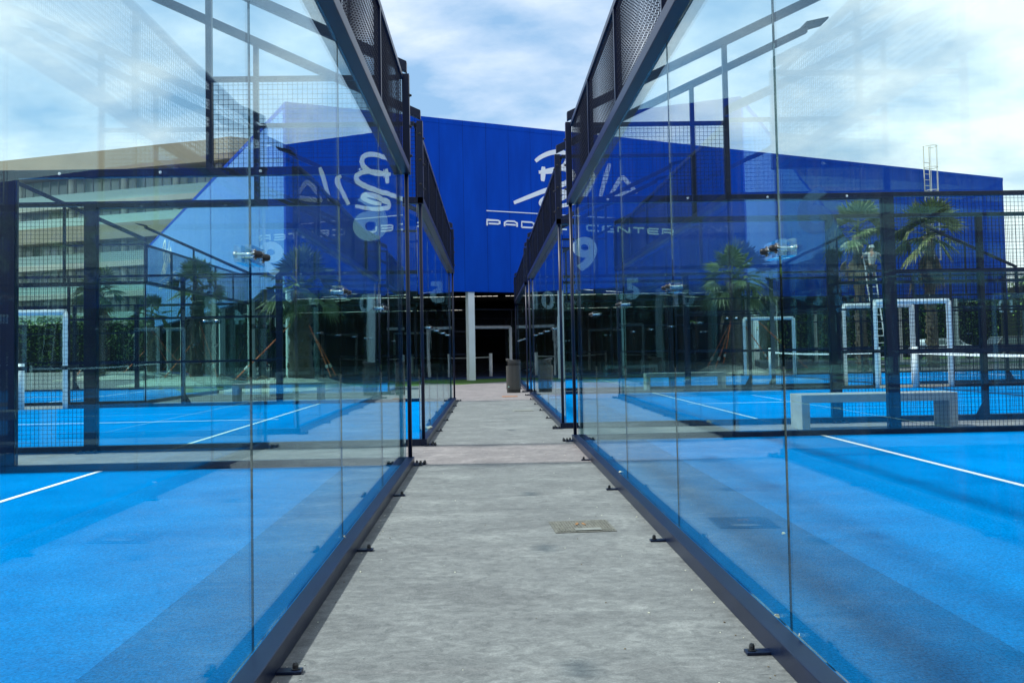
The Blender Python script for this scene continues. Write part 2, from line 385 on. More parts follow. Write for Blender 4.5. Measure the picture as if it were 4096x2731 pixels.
LAST = [None]
def make_cage(sx):
    root = empty('padel_cage')
    def part(name, mb, m, parent=None, **k): return mb.build(name, m, parent or root, **k)
    def nb(): return MB(sx)
    mv = lambda v, e: v if e == 0 else V-v
    mu = lambda u, e: u if e == 0 else U-u
    def bx(mb, u0, u1, v0, v1, z0, z1, eu=0, ev=0):
        ua, ub = sorted((mu(u0, eu), mu(u1, eu))); va, vb = sorted((mv(v0, ev), mv(v1, ev)))
        mb.box(ua, ub, va, vb, z0, z1)
    # base frame
    for ev in (0, 1):
        b = nb(); bx(b, 0, U, 0, .08, 0.0, .08, 0, ev); part('base_beam', b, 'steel', bevel=.004)
    for eu in (0, 1):
        b = nb()
        for ev in (0, 1): bx(b, 0, .08, .08, 8.75, 0.0, .08, eu, ev)
        part('side_base_beam', b, 'steel', bevel=.004)
    for ev in (0, 1):
        # glass and clamps of the short wall
        for k in range(5):
            b = nb(); bx(b, .04+2*k+.002, .04+2*k+1.998, .081, .089, GZ0, GZ1, 0, ev)
            o = part('glass_panel', b, ['glass', 'glass_edge'])
            edge_faces(o, 'x', sx)
        for k in range(1, 5):
            clamp(root, sx, .04+2*k, mv(.080, ev), mv(.092, ev), 'v', -1 if ev == 0 else 1)
        # beam, frame of the upper mesh
        b = nb(); bx(b, 0, U, 0, .10, 2.937, 3.018, 0, ev); part('glass_beam', b, 'steel', bevel=.004)
        b = nb(); bx(b, .08, U-.08, .055, .11, 3.895, 3.95, 0, ev); part('top_rail', b, 'steel', bevel=.003)
        for k in range(1, 5):
            b = nb(); bx(b, .04+2*k-.02, .04+2*k+.02, .055, .11, 3.018, 3.895, 0, ev); part('mesh_post', b, 'steel')
        b = nb()
        wires(b, 'v', mv(.074, ev), .08, U-.08, 3.018, 3.9, t=.0016); wires(b, 'v', mv(.096, ev), .08, U-.08, 3.018, 3.9, off=.025, t=.0016)
        part('wire_mesh', b, 'wire', fix=False)
        for eu in (0, 1):
            b = nb(); bx(b, .0, .085, -.004, .07, 2.93, 3.955, eu, ev); LAST[0] = part('corner_upright', b, 'steel', bevel=.003)
            up_ = LAST[0]
            for z in (3.12, 3.42, 3.74):
                c = nb(); bolt(c, mu(.042, eu), mv(-.004, ev), z, 'v', -1 if ev == 0 else 1, .013, .024); part('bolt', c, 'bolt', up_)
                c = nb(); bolt(c, mu(.0, eu), mv(.03, ev), z+.05, 'u', -1 if eu == 0 else 1, .013, .02); part('bolt', c, 'bolt', up_)
            b = nb(); pv = mv(.040, ev); b.tube([(mu(.035, eu), pv, .08), (mu(.035, eu), pv, 2.937)], .021, 12); part('corner_pole', b, 'steel', smooth=True)
            # anchor plate at the corner
            b = nb(); bx(b, -.05, .06, -.115, .03, .0005, .013, eu, ev); o = part('anchor_plate', b, 'steel')
            for du, dv in ((-.035, -.10), (-.035, -.02), (.04, -.10), (.0, -.06)):
                c = nb(); bolt(c, mu(du, eu), mv(dv, ev), .013, 'z'); part('anchor_bolt', c, 'bolt', o)
        for k in list(range(1, 5))+[.075, 4.965]:
            u = .04+2*k
            b = nb(); bx(b, u-.024, u+.024, -.088, .0, .0005, .012, 0, ev); o = part('anchor_plate', b, 'steel', bevel=.002)
            c = nb(); bolt(c, u, mv(-.064, ev), .012, 'z', r=.0105, l=.028); part('anchor_bolt', c, 'bolt', o)
    # the two long walls
    for eu in (0, 1):
        out = -1 if eu == 0 else 1
        for ev in (0, 1):
            for (a0, a1) in ((.10, 2.0), (2.008, 3.93)):
                b = nb(); bx(b, .068, .080, a0, a1, GZ0, GZ1, eu, ev); o = part('glass_panel', b, ['glass', 'glass_edge']); edge_faces(o, 'y', sx)
            clamp(root, sx, mu(.068, eu), mv(2.004, ev), mu(.080, eu), 'u', out)
            b = nb(); bx(b, .0, .085, .10, 3.94, 2.937, 3.018, eu, ev); part('glass_beam', b, 'steel', bevel=.004)
            for v in (.5, 1.5, 2.5, 3.5):
                b = nb(); bolt(b, mu(.085, eu), mv(v, ev), 2.978, 'u', -out, .010, .004); part('screw', b, 'chrome')
            b = nb(); bx(b, .0, .085, 3.94, 4.09, .08, 3.02, eu, ev); part('side_post', b, 'steel', bevel=.004)
            b = nb(); bx(b, -.11, .02, 3.90, 4.14, .0005, .013, eu, ev); o = part('anchor_plate', b, 'steel')
            for du in (-.09, -.03):
                for dv in (3.93, 4.02, 4.11):
                    c = nb(); bolt(c, mu(du, eu), mv(dv, ev), .013, 'z'); part('anchor_bolt', c, 'bolt', o)
            # tall post and the rising lamp arm
            b = nb(); bx(b, .01, .07, 1.99, 2.05, 3.018, 4.955, eu, ev); part('arm_post', b, 'steel', bevel=.003)
            b = nb(); bx(b, .015, .065, .10, 1.99, 3.90, 3.95, eu, ev); part('side_top_rail', b, 'steel', bevel=.003)
            b = nb(); wires(b, 'u', mu(.04, eu), *sorted((mv(.08, ev), mv(1.99, ev))), 3.018, 3.9); part('wire_mesh', b, 'wire', fix=False)
            b = nb(); v0, v1 = 0.02, 3.75; z0, z1 = 4.03, 4.03+.465*3.73
            ua, ub = sorted((mu(.0, eu), mu(.08, eu)))
            b.add([(u, mv(v, ev), z+dz) for u in (ua, ub) for (v, z) in ((v0, z0), (v1, z1)) for dz in (-.055, .055)],
                  [(0, 1, 3, 2), (4, 6, 7, 5), (0, 4, 5, 1), (2, 3, 7, 6), (0, 2, 6, 4), (1, 5, 7, 3)])
            arm = part('lamp_arm', b, 'steel', bevel=.004)
            b = nb(); um = mu(.04, eu)
            ul = um-out*.0
            vs = []
            for u in (um-.17, um+.17):
                for (v, z) in ((v1-.06, z1+.01), (v1+.27, z1+.10), (v1+.27, z1+.13), (v1-.06, z1+.06)): vs.append((u, mv(v, ev), z))
            b.add(vs, [(0, 1, 2, 3), (7, 6, 5, 4), (0, 4, 5, 1), (1, 5, 6, 2), (2, 6, 7, 3), (3, 7, 4, 0)])
            fl = part('floodlight', b, 'lamp_body', arm, bevel=.006)
            # mesh bays
            for (a, bb) in ((4.09, 6.2), (6.2, 8.75)):
                b = nb(); wires(b, 'u', mu(.045, eu), *sorted((mv(a, ev), mv(bb, ev))), .08, 2.965); part('wire_mesh', b, 'wire', fix=False)
            for v in (6.2,):
                b = nb(); bx(b, .01, .075, v-.04, v+.04, .08, 2.96, eu, ev)
                q = [(v-.04, .08), (v-.17, .08), (v-.04, .30)]
                vv = [(mv(p[0], ev), p[1]) for p in q]
                b.prism([(p[0], p[1]) for p in vv], *sorted((mu(-.005, eu), mu(.01, eu))), axis=0)
                part('mesh_post', b, 'steel')
            b = nb()
            for z in (1.02, 2.02): bx(b, .02, .06, 4.09, 8.75, z-.025, z+.025, eu, ev)
            part('mid_rail', b, 'steel')
            b = nb(); bx(b, .01, .08, 4.09, 8.75, 2.965, 3.02, eu, ev); part('side_top_rail', b, 'steel', bevel=.003)
            b = nb(); bx(b, .01, .075, 8.75, 8.80, .0, 3.02, eu, ev); part('door_post', b, 'steel')
        # centre opening with its white padding
        b = nb(); bx(b, .01, .08, 8.80, V-8.80, 2.965, 3.02, eu, 0); bx(b, .02, .06, 8.80, V-8.80, 2.27, 2.31, eu, 0); part('side_top_rail', b, 'steel')
        b = nb(); wires(b, 'u', mu(.045, eu), 8.80, V-8.80, 2.31, 2.965); part('wire_mesh', b, 'wire', fix=False)
        b = nb(); um = mu(.04, eu)
        p = []
        a0, a1 = 8.84, V-8.84
        def wav(p0, p1, n):
            return [tuple(p0[i]+(p1[i]-p0[i])*k/n for i in range(3)) for k in range(n+1)]
        for (p0, p1) in (((um, a0, .01), (um, a0, 2.20)), ((um, a1, .01), (um, a1, 2.20)), ((um, a0, 2.20), (um, a1, 2.20))):
            n = 12; pts = wav(p0, p1, n); b.tube(pts, [.072 if i % 2 else .065 for i in range(n+1)], 12)
        part('door_padding', b, 'padding', smooth=True)
    return root
def edge_faces(o, ax, sx):
    me = o.data; k = 0
    for p in me.polygons:
        # the sheet's two big faces stay clear, the rim shows the greenish edge
        if p.area < .3: p.material_index = 1
def clamp(root, sx, a, b_, c, plane, out):
    m = MB(sx); z = 1.447
    if plane == 'v':
        u, va, vb = a, b_, c
        lo, hi = min(va, vb), max(va, vb)
        f = lo-.0005 if out < 0 else hi+.0005
        g = hi+.0005 if out < 0 else lo-.0005
        for (p, q) in ((f, f+out*.024), (g, g-out*.024)):
            m.box(u-.095, u+.095, min(p, q), max(p, q), z, z+.062)
        o = m.build('clamp_block', 'acrylic', root)
        P3 = lambda d, w, zz=z+.031: (u+d, w, zz)
        for du in (-.058, .058):
            t = MB(sx); bolt(t, u+du, f+out*.024, z+.031, 'v', out, .0135, .030); t.build('bolt_cap', 'bolt', o, smooth=True)
            t = MB(sx); t.tube([P3(du, f+out*.0285), P3(du, f+out*.0245), P3(du, f+out*.0244), P3(du, g-out*.0244), P3(du, g-out*.0245), P3(du, g-out*.034)], [.020, .020, .0075, .0075, .013, .013], 14)
            t.build('clamp_bolt', 'chrome', o, smooth=True)
    else:
        ua, v, ub = a, b_, c; lo, hi = min(ua, ub), max(ua, ub)
        f = lo-.0005 if out < 0 else hi+.0005; g = hi+.0005 if out < 0 else lo-.0005
        for (p, q) in ((f, f+out*.024), (g, g-out*.024)):
            m.box(min(p, q), max(p, q), v-.095, v+.095, z, z+.062)
        o = m.build('clamp_block', 'acrylic', root)
        P3 = lambda d, w, zz=z+.031: (w, v+d, zz)
        for dv in (-.058, .058):
            t = MB(sx); bolt(t, f+out*.024, v+dv, z+.031, 'u', out, .0135, .030); t.build('bolt_cap', 'bolt', o, smooth=True)
            t = MB(sx); t.tube([P3(dv, f+out*.0285), P3(dv, f+out*.0245), P3(dv, f+out*.0244), P3(dv, g-out*.0244), P3(dv, g-out*.0245), P3(dv, g-out*.034)], [.020, .020, .0075, .0075, .013, .013], 14)
            t.build('clamp_bolt', 'chrome', o, smooth=True)

def number(root, sx, txt, eu, ev, x0=.23):
    """a court number on the outside of a long wall: eu picks the wall, ev the end"""
    me = text_mesh(txt, .50, .002, 'decal', bold=.026, sx=1.0, name='court_number')
    w = max(v.co.x for v in me.vertices)*2
    o = bpy.data.objects.new('court_number', me); COL.objects.link(o); o.parent = root
    v = x0+w/2 if ev == 0 else V-x0-w/2
    y = .064 if eu == 0 else U-.064
    o.location = (sx*v, y, 2.255)
    o.rotation_euler = (math.pi/2, 0, 0 if eu == 0 else math.pi)
    return o

def turf(sx, name='court_turf'):
    t = MB(sx); t.box(.08, U-.08, .08, V-.08, .001, .010); return t
def markings(sx):
    t = MB(sx); z0, z1 = .0101, .0135
    for v in (3.10, V-3.10): t.box(.08, U-.08, v-.025, v+.025, z0, z1)
    t.box(U/2-.025, U/2+.025, 2.92, 3.074, z0, z1); t.box(U/2-.025, U/2+.025, 3.126, V-3.126, z0, z1); t.box(U/2-.025, U/2+.025, V-3.074, V-2.92, z0, z1)
    return t
def make_net(sx):
    root = empty('court_net'); vm = V/2
    for u in (.14, U-.14):
        b = MB(sx); b.tube([(u, vm, .0), (u, vm, 1.04)], .075 if True else .04, 14); b.build('net_post', 'padding', root, smooth=True)
    n = 24; sag = lambda t: .90-.05*math.sin(math.pi*t)
    b = MB(sx)
    for i in range(n):
        t0, t1 = i/n, (i+1)/n; u0, u1 = .22+(U-.44)*t0, .22+(U-.44)*t1
        b.add([(u0, vm-.006, sag(t0)), (u1, vm-.006, sag(t1)), (u1, vm-.006, sag(t1)-.055), (u0, vm-.006, sag(t0)-.055),
               (u0, vm+.006, sag(t0)), (u1, vm+.006, sag(t1)), (u1, vm+.006, sag(t1)-.055), (u0, vm+.006, sag(t0)-.055)],
              [(0, 1, 2, 3), (7, 6, 5, 4), (0, 4, 5, 1), (3, 2, 6, 7), (0, 3, 7, 4), (1, 5, 6, 2)])
    b.build('net_tape', 'tape', root)
    b = MB(sx); u = .22
    while u < U-.22:
        z = sag((u-.22)/(U-.44)); b.box(u-.0016, u+.0016, vm-.0016, vm+.0016, .02, z-.05); u += .045
    z = .03
    while z < .86: b.box(.22, U-.22, vm-.0048, vm-.0016, z-.0016, z+.0016); z += .045
    b.box(.22, U-.22, vm-.01, vm+.01, .012, .03)
    b.build('net_mesh', 'cord', root, fix=False)
    return root

AX, BX = .767, 1.006
cageL = make_cage(-1); cageR = make_cage(1); netL = make_net(-1); netR = make_net(1)
turfs = {s: turf(s).mesh('court_turf', 'turf') for s in (-1, 1)}
marks = {s: markings(s).mesh('court_marking', 'white_line') for s in (-1, 1)}
cm = childmap()
courts = [(-1, -AX, -.71, '6', 'nearest padel court on the left of the alley, number 6 on its far side glass', 'white taped net inside the nearest left court'),
          (1, BX, 1.36, None, 'nearest padel court on the right of the alley, a bench just beyond its side wall', 'white taped net inside the nearest right court'),
          (-1, -AX, 11.2, '5', 'second padel court on the left of the alley, number 5 on its glass', 'net of the second court on the left'),
          (1, BX, 13.24, '9', 'second padel court on the right of the alley, number 9 on its near glass', 'net of the second court on the right, behind the bench'),
          (1, BX, 25.3, '10', 'farthest outdoor padel court on the right, number 10 on its glass, beside the litter bin', 'net of the court marked 10, nearest the blue hall on the right'),
          (-1, -8.4, 22.9, '4', 'padel court set back to the left beyond the palms, number 4 on its glass', 'net of the set back court marked 4')]
first = {-1: True, 1: True}
for i_, (sx, x, y, num, lab, nlab) in enumerate(courts):
    src = cageL if sx < 0 else cageR; nsrc = netL if sx < 0 else netR
    if first[sx]: c, n = src, nsrc; first[sx] = False
    else: c, n = copy_tree(src, None, cm), copy_tree(nsrc, None, cm)
    c.location = (x, y, 0); n.location = (x, y, .010)
    tag(c, lab, 'padel court', 'glass and mesh padel courts along the alley'); tag(n, nlab, 'net', 'padel nets')
    for nm, me in (('court_turf', turfs[sx]), ('court_marking', marks[sx])):
        o = bpy.data.objects.new(nm, me); COL.objects.link(o); o.location = (x, y, 0); o['kind'] = 'structure'
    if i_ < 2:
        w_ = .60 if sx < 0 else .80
        b = MB(sx); b.box(.08, U-.08, .095, .08+w_, .0102, .0118); o = b.build('dark_turf_strip', 'turf_dark', kind='structure'); o.location = (x, y, 0)  # darker strip of turf along the glass of the first two courts
    if num:
        if sx < 0: number(c, sx, num, 1, 0); number(c, sx, num, 0, 1)
        else: number(c, sx, num, 0, 0); number(c, sx, num, 1, 1)

# ------------------------------------------------------------------ path furniture
def make_bench():
    root = empty('concrete_bench'); b = MB(); b.box(0, 2.1, 0, .46, .36, .47); b.build('seat', 'bench_concrete', root, bevel=.008)
    for x in (0.002, 1.985):
        b = MB(); b.box(x, x+.113, .002, .458, 0, .359); b.build('leg', 'bench_concrete', root, bevel=.008)
    return root
bench = make_bench(); cm = childmap()
for i, (x, y, lab) in enumerate([(4.12, 12.15, 'pale concrete bench behind the nearest right court, in the first gap'),
                                 (4.10, 24.1, 'concrete bench in the gap before the court marked 10'),
                                 (-6.05, 21.9, 'concrete bench on the left in front of the palm mound'),
                                 (4.5, 36.0, 'small far concrete bench in front of the blue hall')]):
    o = bench if i == 0 else copy_tree(bench, None, cm)
    o.location = (x, y, 0); tag(o, lab, 'bench', 'concrete benches between the courts')

def litter_bin():
    root = empty('litter_bin', (.655, 25.05, 0), R(-12), label='dark grey metal litter bin with slanted top on the path', cat='litter bin')
    w, d = .19, .17
    def ring(z0, z1, s, cut=None):
        b = MB(); n = 24; pl = []
        for k in range(n):
            a = 2*math.pi*k/n; c, si = math.cos(a), math.sin(a); e = .62
            pl.append((s*w*abs(c)**e*(1 if c > 0 else -1), s*d*abs(si)**e*(1 if si > 0 else -1)))
        return b, pl
    b, pl = ring(0, 0, .93); b.prism(pl, 0, .085); b.build('plinth', 'bin_dark', root)
    b, pl = ring(0, 0, 1); b.prism(pl, .085, .72); b.build('body', 'bin_metal', root, bevel=.004)
    b, pl = ring(0, 0, 1)
    pl2 = [(max(p[0], -w*.68), p[1]) for p in pl]; n = len(pl2)
    b.add([(p[0], p[1], .722) for p in pl2]+[(p[0], p[1], .88) for p in pl2], [tuple(range(n))[::-1], tuple(range(n, 2*n))]+[(i, (i+1) % n, n+(i+1) % n, n+i) for i in range(n)])
    b.build('opening', 'bin_dark', root)
    b, pl = ring(0, 0, 1)
    n = len(pl); b.add([(p[0], p[1], .80 if p[0] > -w*.6 else .86) for p in pl]+[(p[0]*1.02, p[1]*1.02, .925-.09*(p[0]/w*.5+.5)) for p in pl], [tuple(range(n))[::-1], tuple(range(n, 2*n))]+[(i, (i+1) % n, n+(i+1) % n, n+i) for i in range(n)])
    b.build('hood', 'bin_metal', root, bevel=.003)
    b = MB(); b.box(-.012, -.008, -d-.003, -d+.004, .09, .80); b.build('door_seam', 'bin_dark', root)
    b = MB(); b.box(-.125, -.085, -d-.004, -d+.02, .155, .175); b.build('sticker', 'sticker', root)
litter_bin()

def drain(x, y, m, lab, w=.38, rusty=False):
    root = empty('drain_cover', (x, y, 0), R(3), label=lab, cat='drain cover', group='drain covers set in the path')
    b = MB(); b.box(-w/2, w/2, -w/2, w/2, .0005, .005); b.build('frame', m, root)
    b = MB(); k = 0; a = -w/2+.018
    while a < w/2-.02:
        if not (-.09 < a < .12 and False): b.box(a, a+.009, -w/2+.02, w/2-.02, .0052, .0095)
        a += .018
    b.build('grate', m, root)
    if rusty:
        b = MB(); b.box(-.06, .10, -w/2+.022, -w/2+.09, .0097, .0115); b.build('patch', 'drain_fill', root)
        b = MB()
        for (px, py) in ((-.02, .06), (.015, .05), (-.03, .03), (.02, .02)): b.box(px-.007, px+.007, py-.02, py+.02, .0097, .012)
        b.build('rust_spot', 'rust', root)
drain(.57, 5.90, 'iron', 'square slotted iron drain cover with rusty marks in the near path', rusty=True)
drain(.62, 17.4, 'drain_fill', 'grey drain cover flush with the path half way down the alley')
drain(.50, 22.9, 'rust', 'rusty orange drain cover in the path before the litter bin')

b = MB(); rnd.seed(77)
for i in range(420):
    y = 2.2+20*rnd.random()**1.6; x = rnd.uniform(-.74, .98)
    if rnd.random() < .5: x = (-.755+abs(rnd.gauss(0, .05))) if rnd.random() < .5 else (.99-abs(rnd.gauss(0, .05)))
    r_ = rnd.uniform(.0015, .0045); h_ = r_*.8; b.mi = rnd.randrange(3)
    pl = [(x+r_*math.cos(a+rnd.uniform(-.4, .4)), y+r_*math.sin(a)*rnd.uniform(.6, 1.6)) for a in (0, 1.3, 2.5, 3.8, 5.1)]
    b.prism(pl, .0003, h_)
b.build('path_grit', ['bench_concrete', 'twig', 'leaf_white'], kind='stuff', label='tiny grit and leaf crumbs scattered on the path', cat='grit')
def petal(x, y, z, s, rz, lab):
    b = MB(); n = 6; top = []
    pts = [(-.5, 0), (-.25, .22), (.2, .26), (.5, 0), (.2, -.24), (-.25, -.2)]
    vs = [(p[0]*s, p[1]*s, .004+.35*s*abs(p[1])*2) for p in pts]+[(0, 0, .002)]
    b.add(vs, [(i, (i+1) % n, n) for i in range(n)])
    o = b.build('fallen_petal', 'leaf_white', fix=False, label=lab, cat='petal', group='fallen petals on the steel base beams')
    o.location = (x, y, z); o.rotation_euler = (R(55), R(20), rz)
    sm = o.modifiers.new('thickness', 'SOLIDIFY'); sm.thickness = .0015
petal(1.078, 3.543, .090, .030, .4, 'white petal standing against the right glass, farther of the near pair')
petal(1.078, 3.29, .091, .036, 1.2, 'white petal against the right glass, nearest the bottom edge of the photo')
petal(1.080, 7.77, .088, .034, 2.2, 'single white petal far along the right base beam')
petal(1.705, 5.42, .020, .034, 2.0, 'white petal lying on the right turf behind the glass seam')
petal(-.838, 5.28, .089, .032, 1.4, 'white petal against the left glass by the second seam')
petal(-.83, 12.71, .088, .10, 2.8, 'dry cream leaf lying on the base beam of the second left court')

# ------------------------------------------------------------------ the blue hall
AZ = math.atan2(.4325, .9016)
FL, DP, ZB, ZT = 39.6, 49.0, 3.48, 10.15
hall = empty('blue_sports_hall', (-7.13, 32.88, 0), AZ, label='big blue clad sports hall raised on white columns, white PADEL CENTER sign', cat='building')
def hb(name, m, boxes, **k):
    b = MB()
    for x in boxes: b.box(*x)
    return b.build(name, m, hall, **k)
hb('front_wall', 'blue_cladding', [(0, FL, 0, .35, ZB, ZT)])
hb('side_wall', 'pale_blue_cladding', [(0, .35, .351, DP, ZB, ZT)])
hb('side_wall', 'blue_cladding', [(FL-.35, FL, .351, DP, ZB, ZT)])
hb('rear_wall', 'blue_cladding', [(.351, FL-.351, DP-.35, DP, ZB, ZT)])
hb('roof', 'pale_render', [(.351, FL-.351, .351, DP-.351, ZT-.5, ZT-.3)])
hb('cornice', 'blue_cladding', [(-.012, FL+.012, -.012, .36, ZT-.16, ZT+.03), (-.012, .36, .361, DP, ZT-.16, ZT+.03)])
hb('drip_edge', 'blue_cladding', [(-.02, FL+.02, -.02, .36, ZB-.015, ZB+.05)])
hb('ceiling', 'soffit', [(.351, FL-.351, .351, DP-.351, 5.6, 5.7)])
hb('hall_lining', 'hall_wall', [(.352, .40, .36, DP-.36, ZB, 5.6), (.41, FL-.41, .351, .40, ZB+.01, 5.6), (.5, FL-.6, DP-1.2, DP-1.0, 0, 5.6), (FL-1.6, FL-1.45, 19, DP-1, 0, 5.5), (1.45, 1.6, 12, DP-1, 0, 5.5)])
for i in range(6):
    b = MB(); x = .02+7.06*i if i else .02
    b.box(x, x+.27, .05, .32, 0, ZB+.02 if i else ZB+.02); b.build('column', 'column_white', hall, bevel=.01)
for i in range(1, 8):
    b = MB(); b.box(.04, .31, 7*i, 7*i+.27, 0, ZB+.02); b.build('column', 'column_white', hall, bevel=.01)
for i in range(1, 8):
    b = MB(); b.box(FL-.31, FL-.04, 7*i, 7*i+.27, 0, ZB+.02); b.build('column', 'column_white', hall, bevel=.01)
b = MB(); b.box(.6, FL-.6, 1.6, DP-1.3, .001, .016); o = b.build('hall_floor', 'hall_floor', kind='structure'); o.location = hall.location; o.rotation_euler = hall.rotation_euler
# sign on the front: letters as ribbons
def ribbon(mb, pts, w, y0, y1):
    n = len(pts); Lp, Rp = [], []
    for i, p in enumerate(pts):
        a = pts[max(i-1, 0)]; c = pts[min(i+1, n-1)]
        dx, dz = c[0]-a[0], c[1]-a[1]; l = math.hypot(dx, dz) or 1
        nx, nz = -dz/l, dx/l; k = 1.0
        if 0 < i < n-1:
            d1 = (p[0]-a[0], p[1]-a[1]); l1 = math.hypot(*d1) or 1; cs = abs((d1[0]*dx+d1[1]*dz)/(l1*l)); k = min(1.5, 1/max(cs, .5))
        wi = w(i/(n-1)) if callable(w) else w
        Lp.append((p[0]+nx*wi*k/2, p[1]+nz*wi*k/2)); Rp.append((p[0]-nx*wi*k/2, p[1]-nz*wi*k/2))
    vs = [(q[0], y, q[1]) for y in (y0, y1) for q in Lp+Rp]; m = 2*n; fs = []
    for i in range(n-1):
        fs += [(i, i+1, n+i+1, n+i), (m+n+i, m+n+i+1, m+i+1, m+i), (i, m+i, m+i+1, i+1), (n+i+1, m+n+i+1, m+n+i, n+i)]
    fs += [(0, n, m+n, m), (n-1, m+n-1, m+2*n-1, 2*n-1)]
    mb.add(vs, fs)
def smooth(pts, k=3):
    for _ in range(k):
        q = [pts[0]]
        for a, b in zip(pts, pts[1:]): q += [(a[0]*.75+b[0]*.25, a[1]*.75+b[1]*.25), (a[0]*.25+b[0]*.75, a[1]*.25+b[1]*.75)]
        q.append(pts[-1]); pts = q
    return pts
GL = {'P': [[(0, 0), (0, 1), (.85, 1), (1, .85), (1, .52), (.85, .38), (.12, .38)]],
      'A': [[(0, 0), (0, .7), (.22, 1), (.78, 1), (1, .7), (1, 0)], [(.1, .36), (.9, .36)]],
      'D': [[(0, 0), (.8, 0), (1, .2), (1, .8), (.8, 1), (0, 1), (0, 0)]],
      'E': [[(1, 1), (.15, 1), (0, .85), (0, .15), (.15, 0), (1, 0)], [(.1, .5), (.95, .5)]],
      'L': [[(0, 1), (0, .15), (.15, 0), (1, 0)]],
      'C': [[(1, 1), (.15, 1), (0, .85), (0, .15), (.15, 0), (1, 0)]],
      'N': [[(0, 0), (0, 1), (.12, 1), (.88, 0), (1, 0), (1, 1)]],
      'T': [[(0, 1), (1, 1)], [(.5, .95), (.5, 0)]],
      'R': [[(0, 0), (0, 1), (.85, 1), (1, .85), (1, .55), (.85, .42), (.12, .42)], [(.6, .4), (1, 0)]]}
def sign(y0, y1, off, parent, flip=False, name='sign'):
    for i, ch in enumerate('PADEL CENTER'):
        if ch == ' ': continue
        b = MB()
        for st in GL[ch]: ribbon(b, [(off+7.92+i*.772+p[0]*.56, 6.09+p[1]*.22) for p in st], .062, y0+.002*(st is not GL[ch][0]), y1)
        b.build('letter', 'logo_white', parent)
    b = MB(); b.box(off+7.9, off+17.1, y0, y1, 6.66, 6.695); b.build('sign_line', 'logo_white', parent)
    tw = lambda t: .17*(.75+.5*math.sin(math.pi*t))
    ST = [[(10.15, 8.82), (10.4, 9.02), (10.9, 9.25), (11.45, 9.32), (11.72, 9.12), (11.6, 8.8), (11.2, 8.52), (10.75, 8.42), (10.30, 8.38)],
          [(10.52, 8.62), (10.50, 8.35), (10.47, 8.02)],
          [(10.36, 8.36), (10.9, 8.54), (11.5, 8.62), (11.95, 8.5), (11.93, 8.25), (11.54, 8.0), (10.89, 7.74), (10.5, 7.62), (9.83, 7.35), (9.13, 7.06)],
          [(11.98, 7.22), (11.22, 7.02), (10.47, 7.0), (10.32, 7.14), (10.65, 7.38), (11.23, 7.62), (11.62, 7.66), (11.66, 7.52), (11.23, 7.3), (10.75, 7.2)],
          [(12.75, 8.55), (12.95, 8.45), (12.85, 8.1), (12.5, 7.6), (12.35, 7.3)],
          [(13.75, 9.0), (13.50, 8.34), (13.24, 7.55)],
          [(13.70, 7.55), (14.0, 8.0), (14.35, 8.5), (14.6, 8.3), (14.95, 7.95), (15.15, 7.85)], [(13.75, 7.6), (14.4, 7.72), (15.05, 7.88)]]
    for i, s in enumerate(ST):
        b = MB(); ribbon(b, smooth([(p[0]+off, p[1]) for p in s]), tw, y0+.002*i, y1); b.build('script_stroke', 'logo_white', parent)
sign(-.03, -.001, 0, hall)
hs = empty('sign_panel'); hs.parent = hall
hs.location = (0, 0, 0); hs.rotation_euler = (0, 0, -math.pi/2)
bpy.context.view_layer.update()
sign(-.03, -.001, -47.0, hs); hs['label'] = 'white sign repeated on the sunlit side wall'
# roof access ladder with hoops
b = MB(); lx = 33.05
for x in (lx, lx+.42): b.tube([(x, -.18, 2.9), (x, -.18, ZT+1.2)], .028, 6)
z = 3.0
while z < ZT+.4: b.tube([(lx, -.18, z), (lx+.42, -.18, z)], .017, 6); z += .30
for z in [5.4, 6.6, 7.8, 9.0, 10.2, 11.3]:
    pts = [(lx+.21+.36*math.cos(a), -.18-.36-.34*math.sin(a)*1.0+.34, z) for a in [math.pi*k/8 for k in range(9)]]
    pts = [(lx, -.18, z)]+[(lx+.21-.36*math.cos(math.pi*k/8), -.28-.50*math.sin(math.pi*k/8), z) for k in range(9)]+[(lx+.42, -.18, z)]
    b.tube(pts, .018, 6)
for k in (2, 4, 6): b.tube([(lx+.21-.36*math.cos(math.pi*k/8), -.28-.50*math.sin(math.pi*k/8), 5.4) , (lx+.21-.36*math.cos(math.pi*k/8), -.28-.50*math.sin(math.pi*k/8), 11.3)], .014, 6)
b.build('roof_ladder', 'cage_ladder', hall)
# LED strips under the hall ceiling
def led(x, y, z, rz, lab, n=5):
    b = MB()
    for i in range(n): b.box(-.9+i*.36, -.9+i*.36+.30, -.03, .03, -.008, .008)
    o = b.build('light_strip', 'led', fix=False, label=lab, cat='light strip', group='light strips under the hall ceiling')
    o.location = (x, y, z); o.rotation_euler = (0, 0, rz)
row = 'white LED light strip in the nearer row under the dark hall ceiling'
row2 = 'white LED light strip in the farther row under the dark hall ceiling'
for i in range(13): led(-12.2+2.0*i+(.25 if i % 3 else 0), 60+.1*(i % 2), 4.72, R(0), row)
for i in range(14): led(-16+2.15*i, 80, 4.75, R(0), row2)
for i in range(5): led(-3.1-1.95*i, 50.2-1.0*i*0+2.2*i, 4.4+.0*i, R(131), 'LED light strip running away at a slant under the left part of the hall')
